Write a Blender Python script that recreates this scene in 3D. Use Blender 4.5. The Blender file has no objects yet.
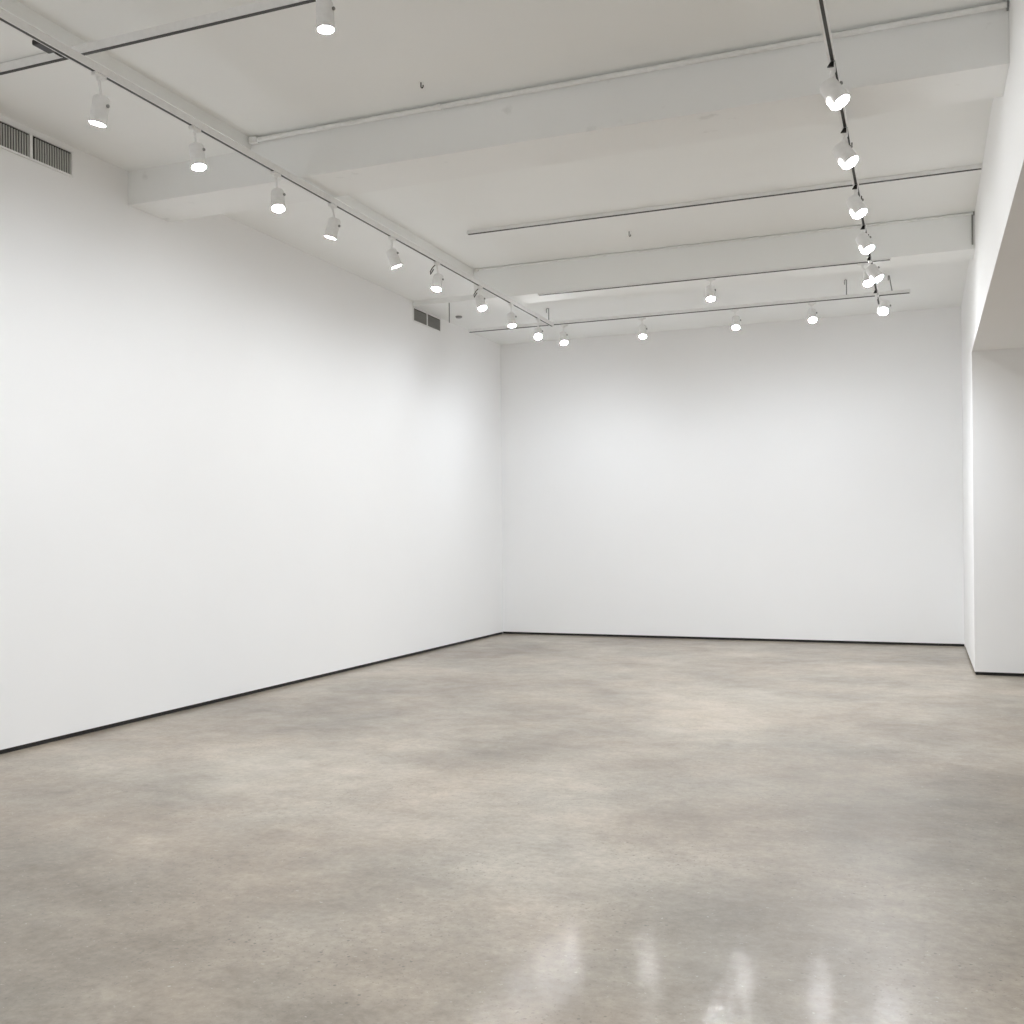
import bpy, bmesh, math, random
from mathutils import Vector, Matrix
scene = bpy.context.scene
col = scene.collection
random.seed(4)

# ------------------------------------------------------------------ materials
def new_mat(name):
    m = bpy.data.materials.new(name); m.use_nodes = True
    nt = m.node_tree
    return m, nt, nt.nodes['Principled BSDF']

def plain(name, colour, rough=.5, metal=0.0, noise=0.03, scale=30):
    m, nt, b = new_mat(name)
    b.inputs['Roughness'].default_value = rough
    b.inputs['Metallic'].default_value = metal
    tc = nt.nodes.new('ShaderNodeTexCoord')
    n = nt.nodes.new('ShaderNodeTexNoise'); n.inputs['Scale'].default_value = scale
    r = nt.nodes.new('ShaderNodeValToRGB')
    c = Vector(colour)
    r.color_ramp.elements[0].position = .3; r.color_ramp.elements[1].position = .7
    r.color_ramp.elements[0].color = (*(c*(1-noise)), 1)
    r.color_ramp.elements[1].color = (*[min(1, v) for v in c*(1+noise)], 1)
    nt.links.new(tc.outputs['Object'], n.inputs['Vector'])
    nt.links.new(n.outputs['Fac'], r.inputs['Fac'])
    nt.links.new(r.outputs['Color'], b.inputs['Base Color'])
    return m

def paint(name, colour, rough, blot, bump=.04, marks=0.0):
    """matt emulsion: faint blotches, roller texture, optional small scuff marks"""
    m, nt, b = new_mat(name)
    b.inputs['Roughness'].default_value = rough
    b.inputs['Specular IOR Level'].default_value = .25
    L = nt.links.new
    tc = nt.nodes.new('ShaderNodeTexCoord')
    n = nt.nodes.new('ShaderNodeTexNoise'); n.inputs['Scale'].default_value = .9; n.inputs['Detail'].default_value = 5
    L(tc.outputs['Object'], n.inputs['Vector'])
    r = nt.nodes.new('ShaderNodeValToRGB'); c = Vector(colour)
    r.color_ramp.elements[0].position = .3; r.color_ramp.elements[1].position = .7
    r.color_ramp.elements[0].color = (*(c*(1-blot)), 1); r.color_ramp.elements[1].color = (*c, 1)
    L(n.outputs['Fac'], r.inputs['Fac'])
    out = r.outputs['Color']
    if marks:
        n2 = nt.nodes.new('ShaderNodeTexNoise'); n2.inputs['Scale'].default_value = 5.5; n2.inputs['Detail'].default_value = 6
        L(tc.outputs['Object'], n2.inputs['Vector'])
        r2 = nt.nodes.new('ShaderNodeValToRGB')
        r2.color_ramp.elements[0].position = .66; r2.color_ramp.elements[1].position = .74
        r2.color_ramp.elements[0].color = (0, 0, 0, 1); r2.color_ramp.elements[1].color = (marks, marks, marks, 1)
        L(n2.outputs['Fac'], r2.inputs['Fac'])
        mx = nt.nodes.new('ShaderNodeMixRGB'); mx.inputs['Color2'].default_value = (.42, .42, .40, 1)
        L(r2.outputs['Color'], mx.inputs['Fac']); L(out, mx.inputs['Color1']); out = mx.outputs['Color']
    L(out, b.inputs['Base Color'])
    n3 = nt.nodes.new('ShaderNodeTexNoise'); n3.inputs['Scale'].default_value = 45; n3.inputs['Detail'].default_value = 4
    L(tc.outputs['Object'], n3.inputs['Vector'])
    bp = nt.nodes.new('ShaderNodeBump'); bp.inputs['Strength'].default_value = bump; bp.inputs['Distance'].default_value = .01
    L(n3.outputs['Fac'], bp.inputs['Height']); L(bp.outputs['Normal'], b.inputs['Normal'])
    return m

def concrete():
    m, nt, b = new_mat('polished_concrete')
    N, L = nt.nodes.new, nt.links.new
    tc = N('ShaderNodeTexCoord')
    def noise(scale, detail, rough=.55, dist=0.0, stretch=(1, 1, 1), off=(0, 0, 0)):
        mp = N('ShaderNodeMapping'); mp.inputs['Scale'].default_value = stretch; mp.inputs['Location'].default_value = off
        L(tc.outputs['Object'], mp.inputs['Vector'])
        n = N('ShaderNodeTexNoise'); n.inputs['Scale'].default_value = scale; n.inputs['Detail'].default_value = detail
        n.inputs['Roughness'].default_value = rough; n.inputs['Distortion'].default_value = dist
        L(mp.outputs['Vector'], n.inputs['Vector']); return n.outputs['Fac']
    def ramp(fac, p0, p1, c0, c1):
        r = N('ShaderNodeValToRGB'); e = r.color_ramp.elements
        e[0].position, e[1].position = p0, p1; e[0].color, e[1].color = (*c0, 1), (*c1, 1)
        L(fac, r.inputs['Fac']); return r.outputs['Color']
    def mix(mode, fac, a, c):
        x = N('ShaderNodeMixRGB'); x.blend_type = mode
        if isinstance(fac, float): x.inputs['Fac'].default_value = fac
        else: L(fac, x.inputs['Fac'])
        for s, v in (('Color1', a), ('Color2', c)):
            if isinstance(v, tuple): x.inputs[s].default_value = (*v, 1)
            else: L(v, x.inputs[s])
        return x.outputs['Color']
    # big trowelled clouds, warm against cool
    big = noise(.42, 6, .60, .2, off=BIG_OFF)
    base = ramp(big, .36, .64, FLOOR_DARK, FLOOR_LIGHT)
    mid = noise(1.5, 9, .62, .15, (1.0, 1.25, 1), (0.4, 7.7, 0))
    base = mix('MULTIPLY', .75, base, ramp(mid, .25, .75, (.74, .735, .725), (1.22, 1.22, 1.215)))
    med = noise(5.5, 8, .65, .1, (1, 1.2, 1), (3, 3, 0))
    base = mix('MULTIPLY', .8, base, ramp(med, .28, .72, (.80, .79, .78), (1.14, 1.14, 1.14)))
    warm = noise(.9, 4, .5, .2, off=(9, 2, 0))
    base = mix('MULTIPLY', .9, base, ramp(warm, .36, .64, (.975, 1.0, 1.008), (1.032, .997, .965)))
    fine = noise(24, 8, .72)
    base = mix('MULTIPLY', .8, base, ramp(fine, .30, .70, (.74, .73, .72), (1.18, 1.18, 1.18)))
    # aggregate specks, dark pits and pale flecks
    pits = noise(62, 2, .5, .1, off=(5, 5, 0))
    patch = ramp(noise(1.3, 3, .5, 0, off=(2, 4, 0)), .36, .56, (0, 0, 0), (1, 1, 1))
    vo = N('ShaderNodeTexVoronoi'); vo.inputs['Scale'].default_value = 26; L(tc.outputs['Object'], vo.inputs['Vector'])
    dot = ramp(vo.outputs['Distance'], .10, .19, (1, 1, 1), (0, 0, 0))
    sep = N('ShaderNodeSeparateColor'); L(vo.outputs['Color'], sep.inputs['Color'])
    few = ramp(sep.outputs[0], .68, .72, (0, 0, 0), (.80, .80, .80))
    pm = mix('MULTIPLY', 1.0, mix('MULTIPLY', 1.0, dot, few), patch)
    pm = mix('ADD', 1.0, pm, mix('MULTIPLY', 1.0, ramp(pits, .635, .675, (0, 0, 0), (.5, .5, .5)), patch))
    base = mix('MIX', pm, base, (.13, .115, .10))
    fl = noise(48, 2, .5, .6, (1, 1.3, 1), (8, 1, 0))
    base = mix('MIX', ramp(fl, .69, .75, (0, 0, 0), (.40, .40, .40)), base, (.66, .62, .56))
    L(base, b.inputs['Base Color'])
    # sealer sheen: patchy gloss
    gl = ramp(noise(3.2, 7, .7, .4, off=(1, 1, 0)), .3, .72, (FLOOR_R0,)*3, (FLOOR_R1,)*3)
    L(gl, b.inputs['Roughness'])
    b.inputs['Specular IOR Level'].default_value = FLOOR_SPEC
    b.inputs['Coat Weight'].default_value = .18
    b.inputs['Coat IOR'].default_value = 1.45
    b.inputs['Coat Roughness'].default_value = .062
    bp = N('ShaderNodeBump'); bp.inputs['Strength'].default_value = .06; bp.inputs['Distance'].default_value = .02
    L(noise(9, 5, .6, .2), bp.inputs['Height'])
    bp2 = N('ShaderNodeBump'); bp2.inputs['Strength'].default_value = .08; bp2.inputs['Distance'].default_value = .004
    L(noise(60, 4, .6), bp2.inputs['Height']); L(bp.outputs['Normal'], bp2.inputs['Normal'])
    L(bp2.outputs['Normal'], b.inputs['Normal']); L(bp2.outputs['Normal'], b.inputs['Coat Normal'])
    return m

def glow(name, colour, strength):
    m, nt, b = new_mat(name)
    nt.nodes.remove(b)
    e = nt.nodes.new('ShaderNodeEmission'); e.inputs['Color'].default_value = (*colour, 1)
    e.inputs['Strength'].default_value = strength
    nt.links.new(e.outputs[0], nt.nodes['Material Output'].inputs['Surface'])
    return m

# ---- tunables
BIG_OFF = (15.1, 7.7, 0)
FLOOR_DARK, FLOOR_LIGHT = (.225, .192, .154), (.408, .360, .299)
FLOOR_R0, FLOOR_R1, FLOOR_SPEC = .28, .42, .30
LENS_STRENGTH = 220.0
SPOT_W = 95.0
WORLD = 0.6
EXPOSURE = 0.79

M = {
 'wall': paint('white_wall_paint', (.915, .917, .918), .75, .015, .03),
 'ceil': paint('white_ceiling_paint', (.914, .926, .919), .8, .025, .08),
 'beam': paint('white_beam_paint', (.908, .918, .913), .8, .035, .10, .22),
 'floor': concrete(),
 'gap': plain('black_shadow_gap', (.012, .011, .010), .6),
 'white': plain('white_powder_coat', (.86, .86, .855), .45),
 'slot': plain('dark_rail_slot', (.030, .029, .027), .5),
 'black': plain('black_plastic', (.012, .012, .012), .45),
 'grey': plain('grey_galvanised_steel', (.30, .30, .29), .5, .3),
 'fin': plain('grey_grille_fin', (.50, .50, .48), .5),
 'louvre': plain('dull_grey_louvre', (.30, .30, .285), .6),
 'hollow': plain('dark_duct_hollow', (.02, .02, .02), .8),
 'rim_glow_strip': glow('added_rim_glow', (1.0, .985, .95), 6.0),  # glow of the added strip at the rim of the right-rail lamps
 'lens_soft': glow('softly_lit_lamp_lens', (.965, .985, 1.0), 70.0),
 'lens': glow('lit_lamp_lens', (.965, .985, 1.0), LENS_STRENGTH),
}

# ------------------------------------------------------------------ mesh helpers
def add_box(bm, lo, hi, bevel=0.0):
    lo, hi = Vector(lo), Vector(hi)
    r = bmesh.ops.create_cube(bm, size=1)
    for v in r['verts']:
        v.co = Vector([(lo[i]+hi[i])/2 + v.co[i]*(hi[i]-lo[i]) for i in range(3)])
    if bevel:
        es = list({e for v in r['verts'] for e in v.link_edges})
        bmesh.ops.bevel(bm, geom=es, offset=bevel, segments=2, affect='EDGES', profile=.5)

def add_lathe(bm, prof, seg=28, mat=None, caps=True):
    """prof: list of (radius, z) revolved about Z"""
    rings = []
    for r, z in prof:
        ring = []
        for k in range(seg):
            a = 2*math.pi*k/seg
            co = Vector((r*math.cos(a), r*math.sin(a), z))
            ring.append(bm.verts.new(mat @ co if mat else co))
        rings.append(ring)
    for a, c in zip(rings, rings[1:]):
        for k in range(seg):
            bm.faces.new((a[k], a[(k+1) % seg], c[(k+1) % seg], c[k]))
    if caps:
        bm.faces.new(list(reversed(rings[0]))); bm.faces.new(rings[-1])

def add_tube(bm, pts, r, seg=10):
    pts = [Vector(q) for q in pts]
    rings = []
    up = None
    for i, q in enumerate(pts):
        d = (pts[min(i+1, len(pts)-1)] - pts[max(i-1, 0)]).normalized()
        if up is None or abs(up.dot(d)) > .95:
            up = Vector((0, 0, 1)) if abs(d.z) < .9 else Vector((1, 0, 0))
        a = d.cross(up).normalized(); c = a.cross(d).normalized(); up = c
        rings.append([bm.verts.new(q + r*(math.cos(t)*a + math.sin(t)*c)) for t in [2*math.pi*k/seg for k in range(seg)]])
    for a, c in zip(rings, rings[1:]):
        for k in range(seg):
            bm.faces.new((a[k], a[(k+1) % seg], c[(k+1) % seg], c[k]))
    bm.faces.new(list(reversed(rings[0]))); bm.faces.new(rings[-1])

def obj(name, bm, mat, parent=None, smooth=False, loc=None):
    bmesh.ops.recalc_face_normals(bm, faces=bm.faces)
    me = bpy.data.meshes.new(name); bm.to_mesh(me); bm.free()
    me.materials.append(mat)
    if smooth:
        for pl in me.polygons: pl.use_smooth = True
        me.set_sharp_from_angle(angle=math.radians(40))
    o = bpy.data.objects.new(name, me); col.objects.link(o)
    if loc is not None: o.location = loc
    if parent: o.parent = parent
    return o

def tag(o, label, cat, group=None):
    o['label'] = label; o['category'] = cat
    if group: o['group'] = group
    return o

def thing(name, label, cat, loc, group=None):
    o = bpy.data.objects.new(name, None); col.objects.link(o)
    o.empty_display_size = .05
    o.location = loc
    return tag(o, label, cat, group)

def struct(name, boxes, mat, label, cat, bevel=0.0):
    bm = bmesh.new()
    for lo, hi in boxes: add_box(bm, lo, hi, bevel)
    o = obj(name, bm, mat); o['kind'] = 'structure'
    return tag(o, label, cat)

def rel(p, base): return Vector(p) - Vector(base)

# ------------------------------------------------------------------ the room (metres; camera over x = y = 0)
XL, XR, YB, YN, XS = -6.04, .4985, 14.78, -3.5, 4.6     # left wall, right wall, back wall, near end, side room
ZR, ZL, ZB = 4.62, 4.53, 4.47                            # main ceiling, lowered strip by the left wall, back bay
B1, B1B, ZS1 = 6.72, 7.22, 4.253                         # nearer beam: front, back, underside
B2, B2B, ZS2 = 11.01, 11.42, 4.262                       # farther beam
XST = -4.83                                              # edge of the lowered strip
ZO, YP = 3.404, 11.88                                    # underside of the opening on the right, pier beyond it
GAP = .034

struct('floor', [((XL-.2, YN, -.12), (XS+.2, YB+.2, 0))], M['floor'],
       'polished mottled beige grey concrete floor of the empty gallery', 'floor')
struct('wall_left', [((XL-.2, YN, GAP), (XL, YB+.2, 4.8))], M['wall'],
       'long blank white wall on the left with two air grilles', 'wall')
struct('wall_back', [((XL, YB, GAP), (XR, YB+.2, 4.8))], M['wall'],
       'blank white end wall facing the camera', 'wall')
struct('wall_right', [((XR, YN, ZO), (XR+.32, YP, 4.8)), ((XR, YP, GAP), (XS, YB+.2, 4.8))], M['wall'],
       'white wall on the right, hanging above the side opening and ending in a pier', 'wall')
struct('wall_side', [((XS, YN, GAP), (XS+.2, YP, 4.8))], M['wall'],
       'white end wall of the side room beyond the opening', 'wall')
struct('wall_front', [((XL, YN-.2, GAP), (XS, YN, 4.8))], M['wall'],
       'white wall behind the camera', 'wall')
struct('baseboard_left', [((XL-.19, YN, .0005), (XL-.012, YB, GAP-.0005))], M['gap'],
       'thin black shadow gap at the foot of the long left wall', 'baseboard')
struct('baseboard_back', [((XL-.011, YB+.012, .0005), (XR, YB+.19, GAP-.0005))], M['gap'],
       'thin black shadow gap at the foot of the end wall', 'baseboard')
struct('baseboard_right', [((XR+.012, YP+.012, .0005), (XS-.012, YB+.011, GAP-.0005))], M['gap'],
       'black shadow gap at the foot of the pier on the right', 'baseboard')
struct('ceiling', [((XST, YN-.2, ZR), (XR, B2B, 4.8))], M['ceil'],
       'flat grey-white ceiling over the main part of the room', 'ceiling')
struct('ceiling_left', [((XL, YN-.2, ZL), (XST, 11.82, 4.8))], M['ceil'],
       'slightly lower white ceiling strip along the left wall', 'ceiling')
struct('ceiling_back', [((XL, 11.82, ZB), (XST, YB, 4.8)), ((XST, B2B, ZB), (XR, YB, 4.8))], M['ceil'],
       'white ceiling of the last bay in front of the end wall', 'ceiling')
struct('ceiling_side', [((XR+.32, YN, ZO), (XS, YP, ZO+.2))], M['ceil'],
       'low plain ceiling of the side room beyond the opening', 'ceiling')
struct('ceiling_beam', [((XL, B1, ZS1), (XR, B1B, ZR))], M['beam'],
       'deep white beam crossing the ceiling nearest the camera', 'beam', .004)
struct('ceiling_beam', [((XST, B2, ZS2), (XR, B2B, ZR))], M['ceil'],
       'farther shallow white beam crossing the ceiling before the last bay', 'beam', .004)

# ------------------------------------------------------------------ lighting rails
def rail(axis, a, b, cross, zb, h, w, label, ends=(True, True), clips=(), proud=0.0, shift=0.0, half=None):
    """white track running along x or y from a to b; zb = underside"""
    mid = (a+b)/2
    base = (mid, cross, zb) if axis == 'x' else (cross, mid, zb)
    t = thing('track_rail', label, 'lighting track', base)
    def bx(bm, s0, s1, c0, c1, z0, z1, bev=0):
        if axis == 'x': add_box(bm, (s0-mid, c0, z0), (s1-mid, c1, z1), bev)
        else: add_box(bm, (c0, s0-mid, z0), (c1, s1-mid, z1), bev)
    sw = half or w*.33; s0, s1 = -sw+shift, sw+shift; zs = .012 if not proud else .002
    bm = bmesh.new()                      # extrusion: web and the two lips either side of the slot
    bx(bm, a, b, -w/2, w/2, zs, h)
    if not proud:
        bx(bm, a, b, -w/2, s0, 0, .012); bx(bm, a, b, s1, w/2, 0, .012)
    obj('housing', bm, M['white'], t)
    bm = bmesh.new(); bx(bm, a+.001, b-.001, s0 if not proud else -w*.36, s1 if not proud else w*.36, .0015-proud, zs-.0002)
    obj('slot', bm, M['slot'], t)
    for s, e in ((a, ends[0]), (b, ends[1])):
        if e:
            bm = bmesh.new(); bx(bm, s-.006, s+.006, -w/2-.002, w/2+.002, -.002, h, .002)
            obj('end_cap', bm, M['white'], t)
    for s in clips:
        bm = bmesh.new()
        if axis == 'x': add_tube(bm, [(s-mid, 0, h), (s-mid, 0, h+clips[s])], .005)
        else: add_tube(bm, [(0, s-mid, h), (0, s-mid, h+clips[s])], .005)
        obj('hanger_rod', bm, M['grey'], t)
    return t

XRL, XRR = -4.3794, -.4529
ZT = 4.185
rail('y', YN+.3, 12.47, XRL, ZT, .047, .036, 'white lighting rail along the left wall, carrying nine spotlights in a row')
rail('y', YN+.3, 12.86, XRR-.004, ZT, .047, .038, 'white lighting rail near the right wall, running under the beams toward the end wall', shift=.005, half=.0095)
rail('x', XL+.02, -3.05+.16, 4.897, 4.47, .055, .036, 'short rail crossing the ceiling nearest the camera, one spotlight at its end',
     (True, True), proud=.0022)
rail('x', -4.273, XR-.004, 9.61, 4.582, .036, .036, 'thin rail with no lamps, flat on the ceiling between the two beams', proud=.004)
rail('x', -4.03, -.275, 11.03, 4.243, .018, .034, 'thin rail with two lamps under the front edge of the farther beam', proud=.005)
rail('x', -5.62, -.11, 12.648, 4.245, .038, .036, 'hanging rail across the last bay in front of the end wall, four spotlights', proud=.005)

# ------------------------------------------------------------------ spotlights
LAMPS=[
  ('L', (-4.3794, 4.6467, 4.1850), (-4.3899, 4.6425, 3.9033), (-0.2042, -0.0396, -0.9781)),
  ('L', (-4.3794, 5.4900, 4.1850), (-4.3575, 5.4987, 3.9309), (0.1956, -0.0605, -0.9788)),
  ('L', (-4.3794, 6.3960, 4.1850), (-4.3660, 6.4013, 3.9257), (0.2209, -0.2819, -0.9337)),
  ('L', (-4.3794, 7.1752, 4.1850), (-4.3965, 7.1684, 3.9210), (-0.2790, -0.0424, -0.9594)),
  ('L', (-4.3794, 8.1760, 4.1850), (-4.3427, 8.1906, 3.9281), (0.2807, 0.2264, -0.9327)),
  ('L', (-4.3794, 9.0952, 4.1850), (-4.3880, 9.0918, 3.9279), (-0.0240, -0.3307, -0.9434)),
  ('L', (-4.3794, 10.1484, 4.1850), (-4.3575, 10.1572, 3.9525), (0.3889, -0.2909, -0.8742)),
  ('L', (-4.3794, 11.0444, 4.1850), (-4.3709, 11.0478, 3.9325), (0.1467, -0.2238, -0.9635)),
  ('L', (-4.3794, 11.9421, 4.1850), (-4.3789, 11.9423, 3.9647), (0.2575, -0.6876, -0.6788)),
  ('T5', (-4.2814, 12.6484, 4.2350), (-4.2833, 12.6477, 4.0067), (0.2636, -0.3795, -0.8868)),
  ('T5', (-3.2480, 12.6484, 4.2350), (-3.2418, 12.6509, 4.0022), (0.1268, -0.3974, -0.9089)),
  ('T5', (-2.0907, 12.6484, 4.2350), (-2.0847, 12.6508, 4.0169), (0.0431, -0.4564, -0.8887)),
  ('T5', (-1.1887, 12.6484, 4.2350), (-1.1840, 12.6503, 4.0311), (0.1264, -0.5383, -0.8332)),
  ('T4', (-2.0736, 11.0300, 4.2370), (-2.0787, 11.0280, 4.0213), (0.1275, -0.3706, -0.9200)),
  ('T4', (-0.5450, 11.0300, 4.2370), (-0.4860, 10.9850, 4.0180), (-0.0052, -0.5221, -0.8528)),
  ('T1', (-3.0302, 4.8969, 4.4700), (-3.0226, 4.9000, 4.3019), (0.0461, -0.0014, -0.9989)),
  ('R', (-0.4529, 6.1523, 4.1850), (-0.4100, 6.1694, 3.9645), (0.5346, -0.1735, -0.8271)),
  ('R', (-0.4529, 7.1856, 4.1850), (-0.4188, 7.1992, 3.9646), (0.5321, -0.2183, -0.8181)),
  ('R', (-0.4529, 8.3874, 4.1850), (-0.4224, 8.3995, 3.9702), (0.4330, -0.2449, -0.8675)),
  ('R', (-0.4529, 9.5174, 4.1850), (-0.4160, 9.5321, 3.9835), (0.4307, -0.2743, -0.8598)),
  ('R', (-0.4529, 10.6134, 4.1850), (-0.3752, 10.6443, 3.9784), (0.5274, -0.2219, -0.8201)),
  ('R', (-0.4529, 12.0879, 4.1850), (-0.3783, 12.1176, 3.9552), (-0.0824, -0.6949, -0.7144)),
]
LENS_R, BODY_R, BODY_L = .050, .050, .150

def frame(ax):
    ax = Vector(ax).normalized()
    z = -ax
    x = Vector((1, 0, 0)) if abs(z.x) < .8 else Vector((0, 1, 0))
    x = (x - z*x.dot(z)).normalized(); y = z.cross(x)
    return Matrix((x, y, z)).transposed()

def spot(kind, A, C, ax, label, group, loop=False, gain=1.0, swing=0.0):
    """A: where the adapter meets the rail underside, C: lens centre, ax: direction the lamp points"""
    A, C, ax = Vector(A), Vector(C), Vector(ax).normalized()
    t = thing('track_spotlight', label, 'spotlight', A, group)
    R = frame(ax)
    along_x = kind in ('T1', 'T4', 'T5')
    # adapter clipped into the rail
    bm = bmesh.new()
    if kind == 'R':
        add_box(bm, (-.020, -.02, -.030), (.004, .33, -.001), .003)
        add_box(bm, (-.015, -.035, -.045), (.015, .035, -.001), .004)
    else:
        hx, hy = (.045, .016) if along_x else (.016, .045)
        add_box(bm, (-hx, -hy, -.024), (hx, hy, -.001), .004)
        add_lathe(bm, [(.015, -.036), (.017, -.022)], 20)
    obj('adapter', bm, M['white'], t, True)
    # pivot on the back third of the lamp body
    back = rel(C - ax*(BODY_L*.86), A)
    bm = bmesh.new()
    top = Vector((0, 0, -.024))
    pts = [top, Vector((0, 0, top.z-.014)), Vector((back.x*.5, back.y*.5, (top.z+back.z)/2-.004)), back]
    add_tube(bm, pts, .0075, 12)
    obj('stem', bm, M['white'], t, True)
    # cylindrical housing, open at the mouth, with a slightly stepped back cap
    Mx = Matrix.Translation(rel(C, A)) @ R.to_4x4()
    if kind == 'R': Mx = Mx @ Matrix.Diagonal((1.14, 1.14, 1.0, 1.0))
    bm = bmesh.new()
    add_lathe(bm, [(BODY_R-.006, .004), (BODY_R-.005, -.006), (BODY_R, -.007), (BODY_R+.001, -.001), (BODY_R, .004), (BODY_R-.001, BODY_L-.02),
                   (BODY_R-.004, BODY_L-.008), (BODY_R-.014, BODY_L), (.0, BODY_L)], 32, caps=False)
    o = obj('lamp_body', bm, M['white'], t, True); o.matrix_local = Mx
    bm = bmesh.new()
    add_lathe(bm, [(BODY_R-.0065, .002), (BODY_R-.0065, .000), (BODY_R*.55, -.0045), (.0001, -.006)], 32, caps=False)
    o = obj('lens', bm, M['lens_soft' if kind == 'R' else 'lens'], t, True); o.matrix_local = Mx
    o['label'] = 'bright white lit lens'
    # hinge knob at the side of the body
    bm = bmesh.new()
    K = Matrix.Translation((BODY_R-.001, 0, BODY_L*.66)) @ Matrix.Rotation(math.pi/2, 4, 'Y')
    add_lathe(bm, [(.008, 0), (.010, .002), (.010, .010), (.007, .013)], 16, K)
    o = obj('hinge_knob', bm, M['grey'], t, True); o.matrix_local = Mx
    if kind == 'R':
        bm = bmesh.new()
        v = [bm.verts.new(q) for q in ((-.026, -.052, -.040), (.010, -.052, -.040), (.010, -.0362, -.004), (-.006, -.0362, -.004), (-.026, -.0362, -.040), (.010, -.0362, -.040))]
        bm.faces.new((v[0], v[1], v[2], v[3])); bm.faces.new((v[4], v[5], v[2], v[3])); bm.faces.new((v[0], v[1], v[5], v[4]))
        bm.faces.new((v[0], v[4], v[3])); bm.faces.new((v[1], v[5], v[2]))
        e = obj('adapter_end', bm, M['black'], t); e['label'] = 'black end piece of the adapter'
        bm = bmesh.new()
        q = [(.012, -.034, -.006), (.013, .04, -.008), (.013, .14, -.010), (.013, .22, -.012), (.014, .255, -.022), (.020, .262, -.030), (.027, .255, -.024), (.028, .24, -.012)]
        add_tube(bm, q, .0042, 8)
        e = obj('cable', bm, M['black'], t, True); e['label'] = 'black cable hooked along the rail'
    elif kind == 'L6' and loop:
        bm = bmesh.new()
        q = [(-.012, -.02, -.03), (-.035, -.03, -.055), (-.052, -.045, -.095), (-.046, -.05, -.125), (-.030, -.05, -.100), (-.018, -.04, -.075)]
        add_tube(bm, q, .0048, 8)
        e = obj('cable', bm, M['black'], t, True); e['label'] = 'short black cable loop beside the lamp'
    if kind == 'R':                        # added glowing strip, made up for a bright tab at the rim, on the side away from the wall
        w = Vector((-.75, -.25, -.55)); w = (w - ax*w.dot(ax)).normalized()
        wl = R.transposed() @ w; a0 = math.atan2(wl.y, wl.x)
        bm = bmesh.new(); rows = []
        for rr in (BODY_R+.0012, BODY_R+.0060):
            rows.append([[bm.verts.new((rr*math.cos(a0+a), rr*math.sin(a0+a), -.002+.052*k)) for k in (0, 1)] for a in [(-.45+.9*j/10) for j in range(11)]])
        for j in range(10):
            for u in (0, 1): bm.faces.new((rows[u][j][0], rows[u][j+1][0], rows[u][j+1][1], rows[u][j][1]))
            for k in (0, 1): bm.faces.new((rows[0][j][k], rows[0][j+1][k], rows[1][j+1][k], rows[1][j][k]))
        for j in (0, 10): bm.faces.new((rows[0][j][0], rows[0][j][1], rows[1][j][1], rows[1][j][0]))
        o = obj('rim_glow_strip', bm, M['rim_glow_strip'], t, True); o.matrix_local = Mx; o['label'] = 'added glowing strip at the rim, for a bright tab'
    # the light it throws
    li = bpy.data.lights.new('lamp_or_fill_light', 'SPOT')
    li.energy = SPOT_W*POWER[kind[0:2]]*gain; li.spot_size = math.radians(SPREAD[kind[0:2]]); li.spot_blend = 1.0
    li.shadow_soft_size = .04; li.color = LAMP_COL
    lo = bpy.data.objects.new('lamp_or_fill_light', li); col.objects.link(lo); lo.parent = t
    aim = AIM[kind[0:2]]
    d = (ax*.08 + Vector(aim) + Vector((swing, 0, 0))).normalized()
    lo.location = rel(C + ax*.012, A)
    lo.rotation_euler = (-d).to_track_quat('Z', 'Y').to_euler()
    return t

NEAR_FILL = .66  # strength of the added fill spots over and behind the camera
POWER = {'L': .160, 'L6': .25, 'R': .78, 'T1': 1.7, 'T4': 1.6, 'T5': .54}
EACH = {'L': (1.05, 1.0, .97, .90, .80, .80, .74, .74, 1.3), 'T5': (1.5, .65, .70, 1.15)}
SPREAD = {'L': 148, 'L6': 148, 'R': 152, 'T1': 150, 'T4': 150, 'T5': 144}
LAMP_COL = (.935, .985, 1.055)
AIM = {'L': (-.63, .05, -.77), 'L6': (-.63, .06, -.77), 'R': (-.25, 0, -.95), 'T1': (0, 0, -.9), 'T4': (-.1, -.1, -.95), 'T5': (0, .64, -.77)}

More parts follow.
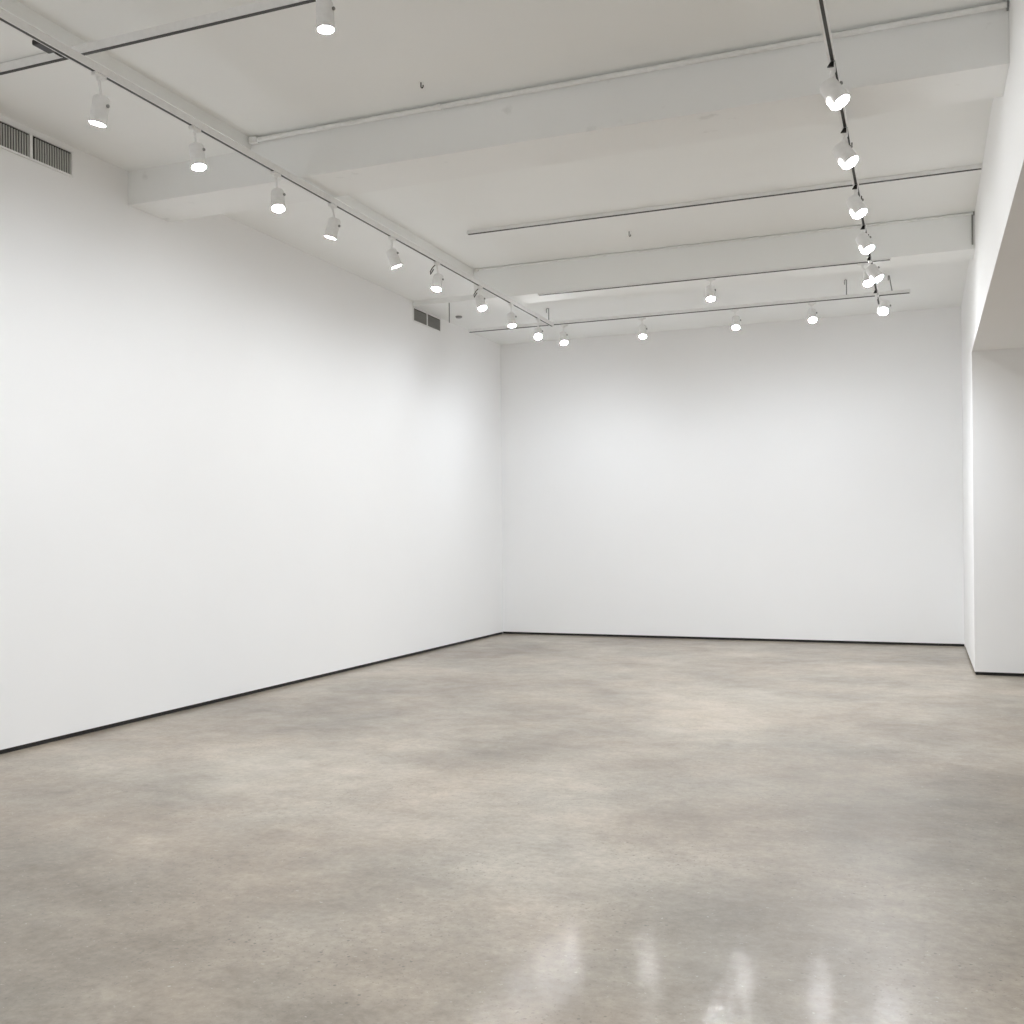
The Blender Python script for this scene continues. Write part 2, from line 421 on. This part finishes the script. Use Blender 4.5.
ORD = ['nearest', 'second', 'third', 'fourth', 'fifth', 'sixth', 'seventh', 'eighth', 'ninth and farthest']
LLOOK = ['lens a thin bright sliver', 'hanging in front of the deep beam', 'a wide bright oval lens under the deep beam',
         'leaning toward the left wall', 'leaning away from the left wall',
         'with a black cable loop, near the small grille', 'with a black cable loop, aimed inward', 'just before the hanging rail',
         'glaring toward the camera']
RO = ['nearest', 'second', 'third', 'fourth', 'fifth', 'sixth and farthest']
T5L = ['leftmost of four spotlights on the hanging rail, near the room corner', 'second spotlight from the left on the hanging rail before the end wall',
       'third spotlight from the left on the hanging rail before the end wall', 'rightmost of four spotlights on the hanging rail before the end wall']
T4L = ['white spotlight alone on the middle of the thin rail under the farther beam', 'white spotlight on the thin rail under the farther beam, close beside the right-hand rail']
cnt = {}
for kind, A, C, ax in LAMPS:
    i = cnt.get(kind, 0); cnt[kind] = i+1
    if kind == 'L':
        spot('L6' if i > 4 else 'L', A, C, ax, '%s spotlight on the left rail, %s' % (ORD[i], LLOOK[i]), 'spotlights on the left rail', i in (5, 6), EACH['L'][i])
    elif kind == 'R':
        spot('R', A, C, ax, '%s white spotlight on the right rail, counted from the camera' % RO[i], 'spotlights on the right rail', False, (.55, .8, 1, 1, 1, .6)[i])
    elif kind == 'T5':
        spot('T5', A, C, ax, T5L[i], 'spotlights on the hanging rail', False, EACH['T5'][i], (-.45, -.05, .05, .1)[i])
    elif kind == 'T4':
        spot('T4', A, C, ax, T4L[i], 'spotlights under the farther beam', False, (.55, 1.0)[i])
    else:
        spot('T1', A, C, ax, 'large white spotlight at the end of the short rail nearest the camera', None) 

# the two rails run on over the camera: spot lights added there as fill, out of the frame, without lamp bodies
for x in (XRL, XRR):
    for y, share in ((3.7, .12), (2.6, .3), (1.5, .8), (.4, 1.3), (-.7, 2.0), (-1.8, 2.1)):
        li = bpy.data.lights.new('lamp_or_fill_light', 'SPOT'); li.energy = SPOT_W*NEAR_FILL*share*(.75 if x < -2 else 1); li.spot_size = math.radians(140); li.spot_blend = 1
        li.shadow_soft_size = .04; li.color = LAMP_COL
        lo = bpy.data.objects.new('lamp_or_fill_light', li); col.objects.link(lo); lo.location = (x, y, 3.93)
        lo.rotation_euler = (0, math.radians(25 if x < -2 else -12), 0)

# ------------------------------------------------------------------ air grilles on the left wall
def grille(y0, y1, ymid, z0, z1, n, label, fin, deep):
    base = (XL, (y0+y1)/2, z0)
    t = thing('air_grille', label, 'vent', base, 'air grilles on the left wall')
    cy = base[1]; f = .016
    H = z1-z0
    bm = bmesh.new()
    add_box(bm, (.0005, y0-cy-f, -f), (.010, y1-cy+f, 0)); add_box(bm, (.0005, y0-cy-f, H), (.016, y1-cy+f, H+f))
    add_box(bm, (.0005, y0-cy-f, 0), (.010, y0-cy, H)); add_box(bm, (.0005, y1-cy, 0), (.010, y1-cy+f, H))
    obj('frame', bm, M['white'], t)
    bm = bmesh.new(); add_box(bm, (.0005, ymid-cy-.013, 0), (.0115, ymid-cy+.013, H))
    obj('mullion', bm, M['white'], t)
    bm = bmesh.new()
    add_box(bm, (.0006, y0-cy, 0), (.0015, ymid-cy-.013, H)); add_box(bm, (.0006, ymid-cy+.013, 0), (.0015, y1-cy, H))
    o = obj('backing', bm, deep, t)
    step = (y1-y0)/n
    for k in range(n):
        y = y0 + (k+.5)*step - cy
        if abs(y+cy-ymid) < .013+step*.3: continue
        bm = bmesh.new(); w = step*.24
        add_box(bm, (.0016, y-w, .0005), (.0085, y+w, H-.012))
        obj('fin', bm, fin, t)
    return t
grille(5.02, 6.105, 5.72, 4.303, 4.474, 46, 'larger air grille with dark vertical fins, high on the left wall at the photo edge', M['fin'], M['hollow'])
grille(11.83, 12.61, 12.21, 4.288, 4.444, 40, 'small far air grille of two grey panels, high on the left wall near the corner', M['louvre'], M['slot'])

# ------------------------------------------------------------------ conduits
def conduit(y, z, r, x0, x1, label, box, coupling=None, drop=None):
    base = (x0, y, z)
    t = thing('surface_mounted_conduit', label, 'conduit', base)
    bm = bmesh.new(); add_tube(bm, [(.03, 0, 0), ((x1-x0)/2, 0, 0), (x1-x0-.01, 0, 0)], r, 14); obj('pipe', bm, M['white'], t, True)
    bm = bmesh.new(); add_box(bm, (-box, -box*.7, -box*.7), (box, box*.7, box*.7), .006); obj('junction_box', bm, M['white'], t)
    if coupling is not None:
        bm = bmesh.new(); add_tube(bm, [(coupling-x0-.02, 0, 0), (coupling-x0+.02, 0, 0)], r*1.35, 14); obj('coupling', bm, M['white'], t, True)
    bm = bmesh.new(); add_box(bm, (x1-x0-.012, -r*1.5, -r*1.6), (x1-x0-.001, r*1.5, r*1.6), .003)
    o = obj('wall_plate', bm, M['grey'], t)
    if drop:
        bm = bmesh.new(); add_tube(bm, [(x1-x0-.02, -.002, -r), (x1-x0-.02, -.002, -drop)], .008, 10)
        o = obj('drop_pipe', bm, M['grey'], t, True); o['label'] = 'dark grey vertical drop pipe'
    return t
conduit(B1-.028, ZR-.034, .017, XST+.05, XR-.001, 'white pipe conduit along the top of the nearer deep beam, with a junction box', .035, -3.195)
conduit(B2-.0185, ZR-.020, .010, XST+.05, XR-.001, 'thin white conduit along the farther beam, dark drop pipe at its end', .022, None, .30)

# ------------------------------------------------------------------ small things on the ceiling
def hook(loc, label, w=.05, h=.05):
    t = thing('ceiling_hook', label, 'hook', loc, 'hooks screwed into the main ceiling')
    bm = bmesh.new(); add_lathe(bm, [(w*.5, -.004), (w*.45, 0)], 18); obj('plate', bm, M['white'], t)
    bm = bmesh.new(); add_tube(bm, [(0, 0, -.004), (0, 0, -h*.6), (0, 0, -h), (.008, 0, -h-.008), (.016, 0, -h), (.016, 0, -h+.012)], .0042, 8)
    o = obj('hook', bm, M['slot'], t, True)
hook((-3.164, 6.345, ZR), 'small dark hook in the ceiling before the nearer beam', .04, .035)
hook((-2.765, 10.272, ZR), 'small dark hook in the ceiling between the lamp-less rail and the farther beam', .06, .05)

def hanger(x, y, z0, z1, label, lean=0.0, hookw=0.03):
    t = tag(obj('rail_hanger', (lambda bm: (add_tube(bm, [(-hookw, 0, z1-z0-.06), (-hookw, 0, z1-z0-.012), (-hookw*.6, 0, z1-z0-.004), (0, 0, z1-z0-.006), (lean, 0, 0)], .006, 8), bm)[1])(bmesh.new()),
                M['grey'], None, True, (x, y, z0)), label, 'hanger', 'hangers of the rail in the last bay')
    return t
hanger(-4.49, 12.648, 4.284, ZB, 'thin bent hanger holding the hanging rail near the left rail')
hanger(-.80, 12.648, 4.284, ZB, 'thin hanger holding the hanging rail, just to the left of the right rail', .0, .02)
hanger(-.33, 12.648, 4.284, ZB, 'thin straight hanger at the far right end of the hanging rail', .03, .01)

bm = bmesh.new(); add_tube(bm, [(0, 0, 0), (0, 0, .25)], .007, 10)
tag(obj('hanging_rod', bm, M['grey'], None, True, (-5.545, 11.86, ZB-.25)), 'thin vertical grey rod hanging from the ceiling beside the small far grille', 'rod')
t = thing('smoke_detector', 'flat round grey ceiling fitting behind the small far grille', 'detector', (-5.76, 12.62, ZB))
bm = bmesh.new(); add_lathe(bm, [(.052, -.004), (.052, 0)], 24); obj('base', bm, M['white'], t, True)
bm = bmesh.new(); add_lathe(bm, [(.015, -.03), (.040, -.024), (.046, -.0041)], 24); obj('cover', bm, M['grey'], t, True)

t = thing('rail_connector', 'small black power connector on the left rail where the short rail crosses', 'connector', (XRL-.055, 4.30, ZT))
bm = bmesh.new(); add_box(bm, (-.028, -.06, .004), (.034, .06, .034), .008); obj('body', bm, M['black'], t)
bm = bmesh.new(); add_tube(bm, [(0, .062, .018), (-.004, .12, .018), (.004, .17, .026)], .006, 8); obj('cable', bm, M['black'], t, True)

# ------------------------------------------------------------------ daylight background outside the room, which is walled off behind the camera
w = bpy.data.worlds.new('daylight'); scene.world = w; w.use_nodes = True
bg = w.node_tree.nodes['Background']; bg.inputs[0].default_value = (.93, .97, 1.0, 1); bg.inputs[1].default_value = WORLD

# ------------------------------------------------------------------ camera
cam = bpy.data.cameras.new('camera'); co = bpy.data.objects.new('camera', cam); col.objects.link(co)
cam.sensor_width = 36; cam.lens = 1031.63/1024*36
cam.shift_y = (536.73-512)/1024
co.matrix_world = Matrix.Translation((0, 0, 1.5)) @ Matrix.Rotation(.3787, 4, 'Z') @ Matrix.Rotation(math.pi/2, 4, 'X') @ Matrix.Rotation(-.0095, 4, 'Z')
cam.clip_start = .05
scene.camera = co
scene.view_settings.view_transform = 'Standard'; scene.view_settings.look = 'None'
scene.view_settings.exposure = EXPOSURE; scene.view_settings.gamma = 1; scene.view_settings.use_curve_mapping = False
scene.cycles.max_bounces = 14; scene.cycles.diffuse_bounces = 10
scene.cycles.use_denoising = True
scene.cycles.sample_clamp_indirect = 8
